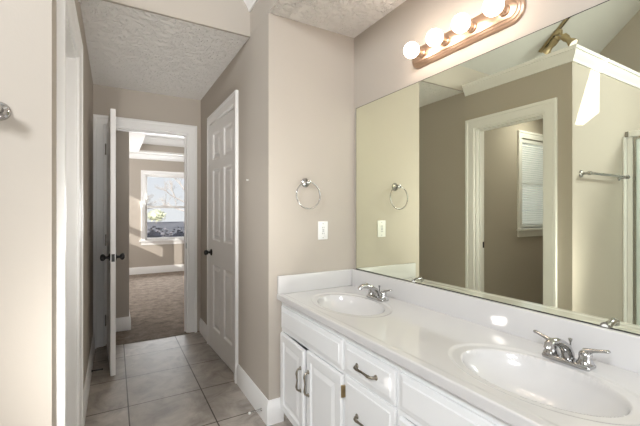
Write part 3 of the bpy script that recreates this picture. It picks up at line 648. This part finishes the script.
# ------------------------------------------------------------------ small things
def door_stop(name, label, p, d, tip, L=0.075):
    p = Vector(p); d = Vector(d).normalized(); t = thing(name, label, 'door stop', p, 0, 'spring door stops')
    a, b = frame_of(d); N = 120; pts = [p+d*(0.006+(L-0.018)*k/N)+(a*math.cos(k*0.75)+b*math.sin(k*0.75))*0.0052 for k in range(N+1)]
    bm = tube(BM(), pts, 0.0013, 6); obj('spring', bm, tip[0], t, 60)
    obj('mounting_plate', lathe(BM(), [(0.009, 0), (0.009, 0.003), (0.005, 0.008), (0, 0.008)], p, d, 14), tip[0], t, 40)
    obj('tip', lathe(BM(), [(0.0055, L-0.014), (0.007, L-0.010), (0.007, L-0.002), (0.004, L), (0, L)], p, d, 14), tip[1], t, 40)['label'] = tip[2]
door_stop('door_stop', 'nickel spring door stop with white tip on the right baseboard near the vanity', (XE-0.016, 2.105, 0.060), (-1, 0.05, -0.05), (NICKEL, RUBBER, 'white rubber tip'), 0.085)
door_stop('door_stop', 'dark spring door stop on the left baseboard behind the open hall door', (XL+0.016, 3.335, 0.035), (1, 0.05, -0.04), (BLACK, BLACK, 'black rubber tip'), 0.080)
tag(obj('wall_nail', lathe(BM(), [(0.003, 0.0), (0.003, 0.010), (0.0065, 0.011), (0.0065, 0.013), (0, 0.0145)], (XE, 2.405, 1.512), (-1, 0, 0), 12), PLASTIC), 'small white nail in the hall wall between the panelled door and the corner', 'nail')

# ------------------------------------------------------------------ outside the bedroom window
struct('ground', bx(-14, 30, 8.45, 70, -0.80, -0.45), GRASS)
struct('road', bx(-14, 30, 17, 25, -0.45, -0.435), ROAD)
def leaf_crown(bm, c, r, sq, n):
    for k in range(n):
        d = Vector((random.gauss(0, 1), random.gauss(0, 1), random.gauss(0, 1))).normalized(); p = Vector(c)+Vector((d.x*r, d.y*r, d.z*r*sq))*random.uniform(0.55, 1.0)
        s = r*random.uniform(0.07, 0.14); a, b = frame_of(Vector((random.gauss(0, 1), random.gauss(0, 1), random.gauss(0, 1))))
        bm.faces.new([bm.verts.new(p+q) for q in (a*s, b*s*0.6, -a*s, -b*s*0.6)])
    bmesh.ops.create_icosphere(bm, subdivisions=3, radius=r*0.75, matrix=Matrix.Translation(c) @ Matrix.Diagonal((1, 1, sq, 1)))
    return bm
def shrub(x, y, r, h, mat, label, group=None):
    t = thing('shrub', label, 'shrub', (x, y, -0.45), 0, group)
    obj('foliage', leaf_crown(BM(), (x, y, -0.45+h*0.55), r, h*0.45/r, 420), mat, t)
    obj('stem', tube(BM(), [(x, y, -0.45), (x, y, -0.45+h*0.4)], [0.05, 0.03], 8), BARK, t)
def bare_tree(x, y, h, label, seed):
    random.seed(seed); t = thing('bare_tree', label, 'tree', (x, y, -0.45))
    obj('trunk', tube(BM(), [(x, y, -0.45), (x+0.03*h, y, -0.45+h*0.25), (x-0.01*h, y, -0.45+h*0.55)], [0.04*h, 0.03*h, 0.016*h], 10), BARK, t, 60)
    bm = BM()
    def br(p, d, L, r, lev):
        q = p+d*L; m = p.lerp(q, 0.5)+Vector((random.uniform(-1, 1), random.uniform(-1, 1), random.uniform(-0.3, 1)))*L*0.08
        tube(bm, [p, m, q], [r, r*0.8, r*0.5], 5)
        if lev:
            for k in range(4):
                dd = (d+Vector((random.uniform(-1, 1), random.uniform(-1, 1), random.uniform(-0.3, 0.7)))*0.85).normalized(); br(p.lerp(q, random.uniform(0.5, 1)), dd, L*0.66, r*0.55, lev-1)
    for k in range(7): br(Vector((x, y, -0.45+h*(0.3+0.04*k))), Vector((math.cos(k*2.4), math.sin(k*2.4), random.uniform(0.3, 1.1))).normalized(), h*0.24, 0.010*h, 3)
    obj('branches', bm, BARK, t)
bare_tree(4.6, 27.5, 5.2, 'bare tree outside the bedroom window on the right', 3)
bare_tree(1.6, 36.0, 4.6, 'smaller bare tree further off outside the bedroom window', 5)
random.seed(11)
shrub(5.6, 60, 1.5, 2.2, LEAFY, 'yellow-green shrub across the road outside the bedroom window')
for x, y, r, h, lb in ((0.95, 11.2, 0.42, 1.35, 'grey-green shrub close outside the bedroom window at the left'), (1.75, 11.5, 0.45, 1.30, 'grey-green shrub outside the bedroom window beside the door casing'), (1.4, 13.4, 0.5, 1.2, 'grey-green shrub standing behind the two shrubs near the bedroom window')):
    shrub(x, y, r, h, LEAFD, lb, 'shrubs under the bedroom window')
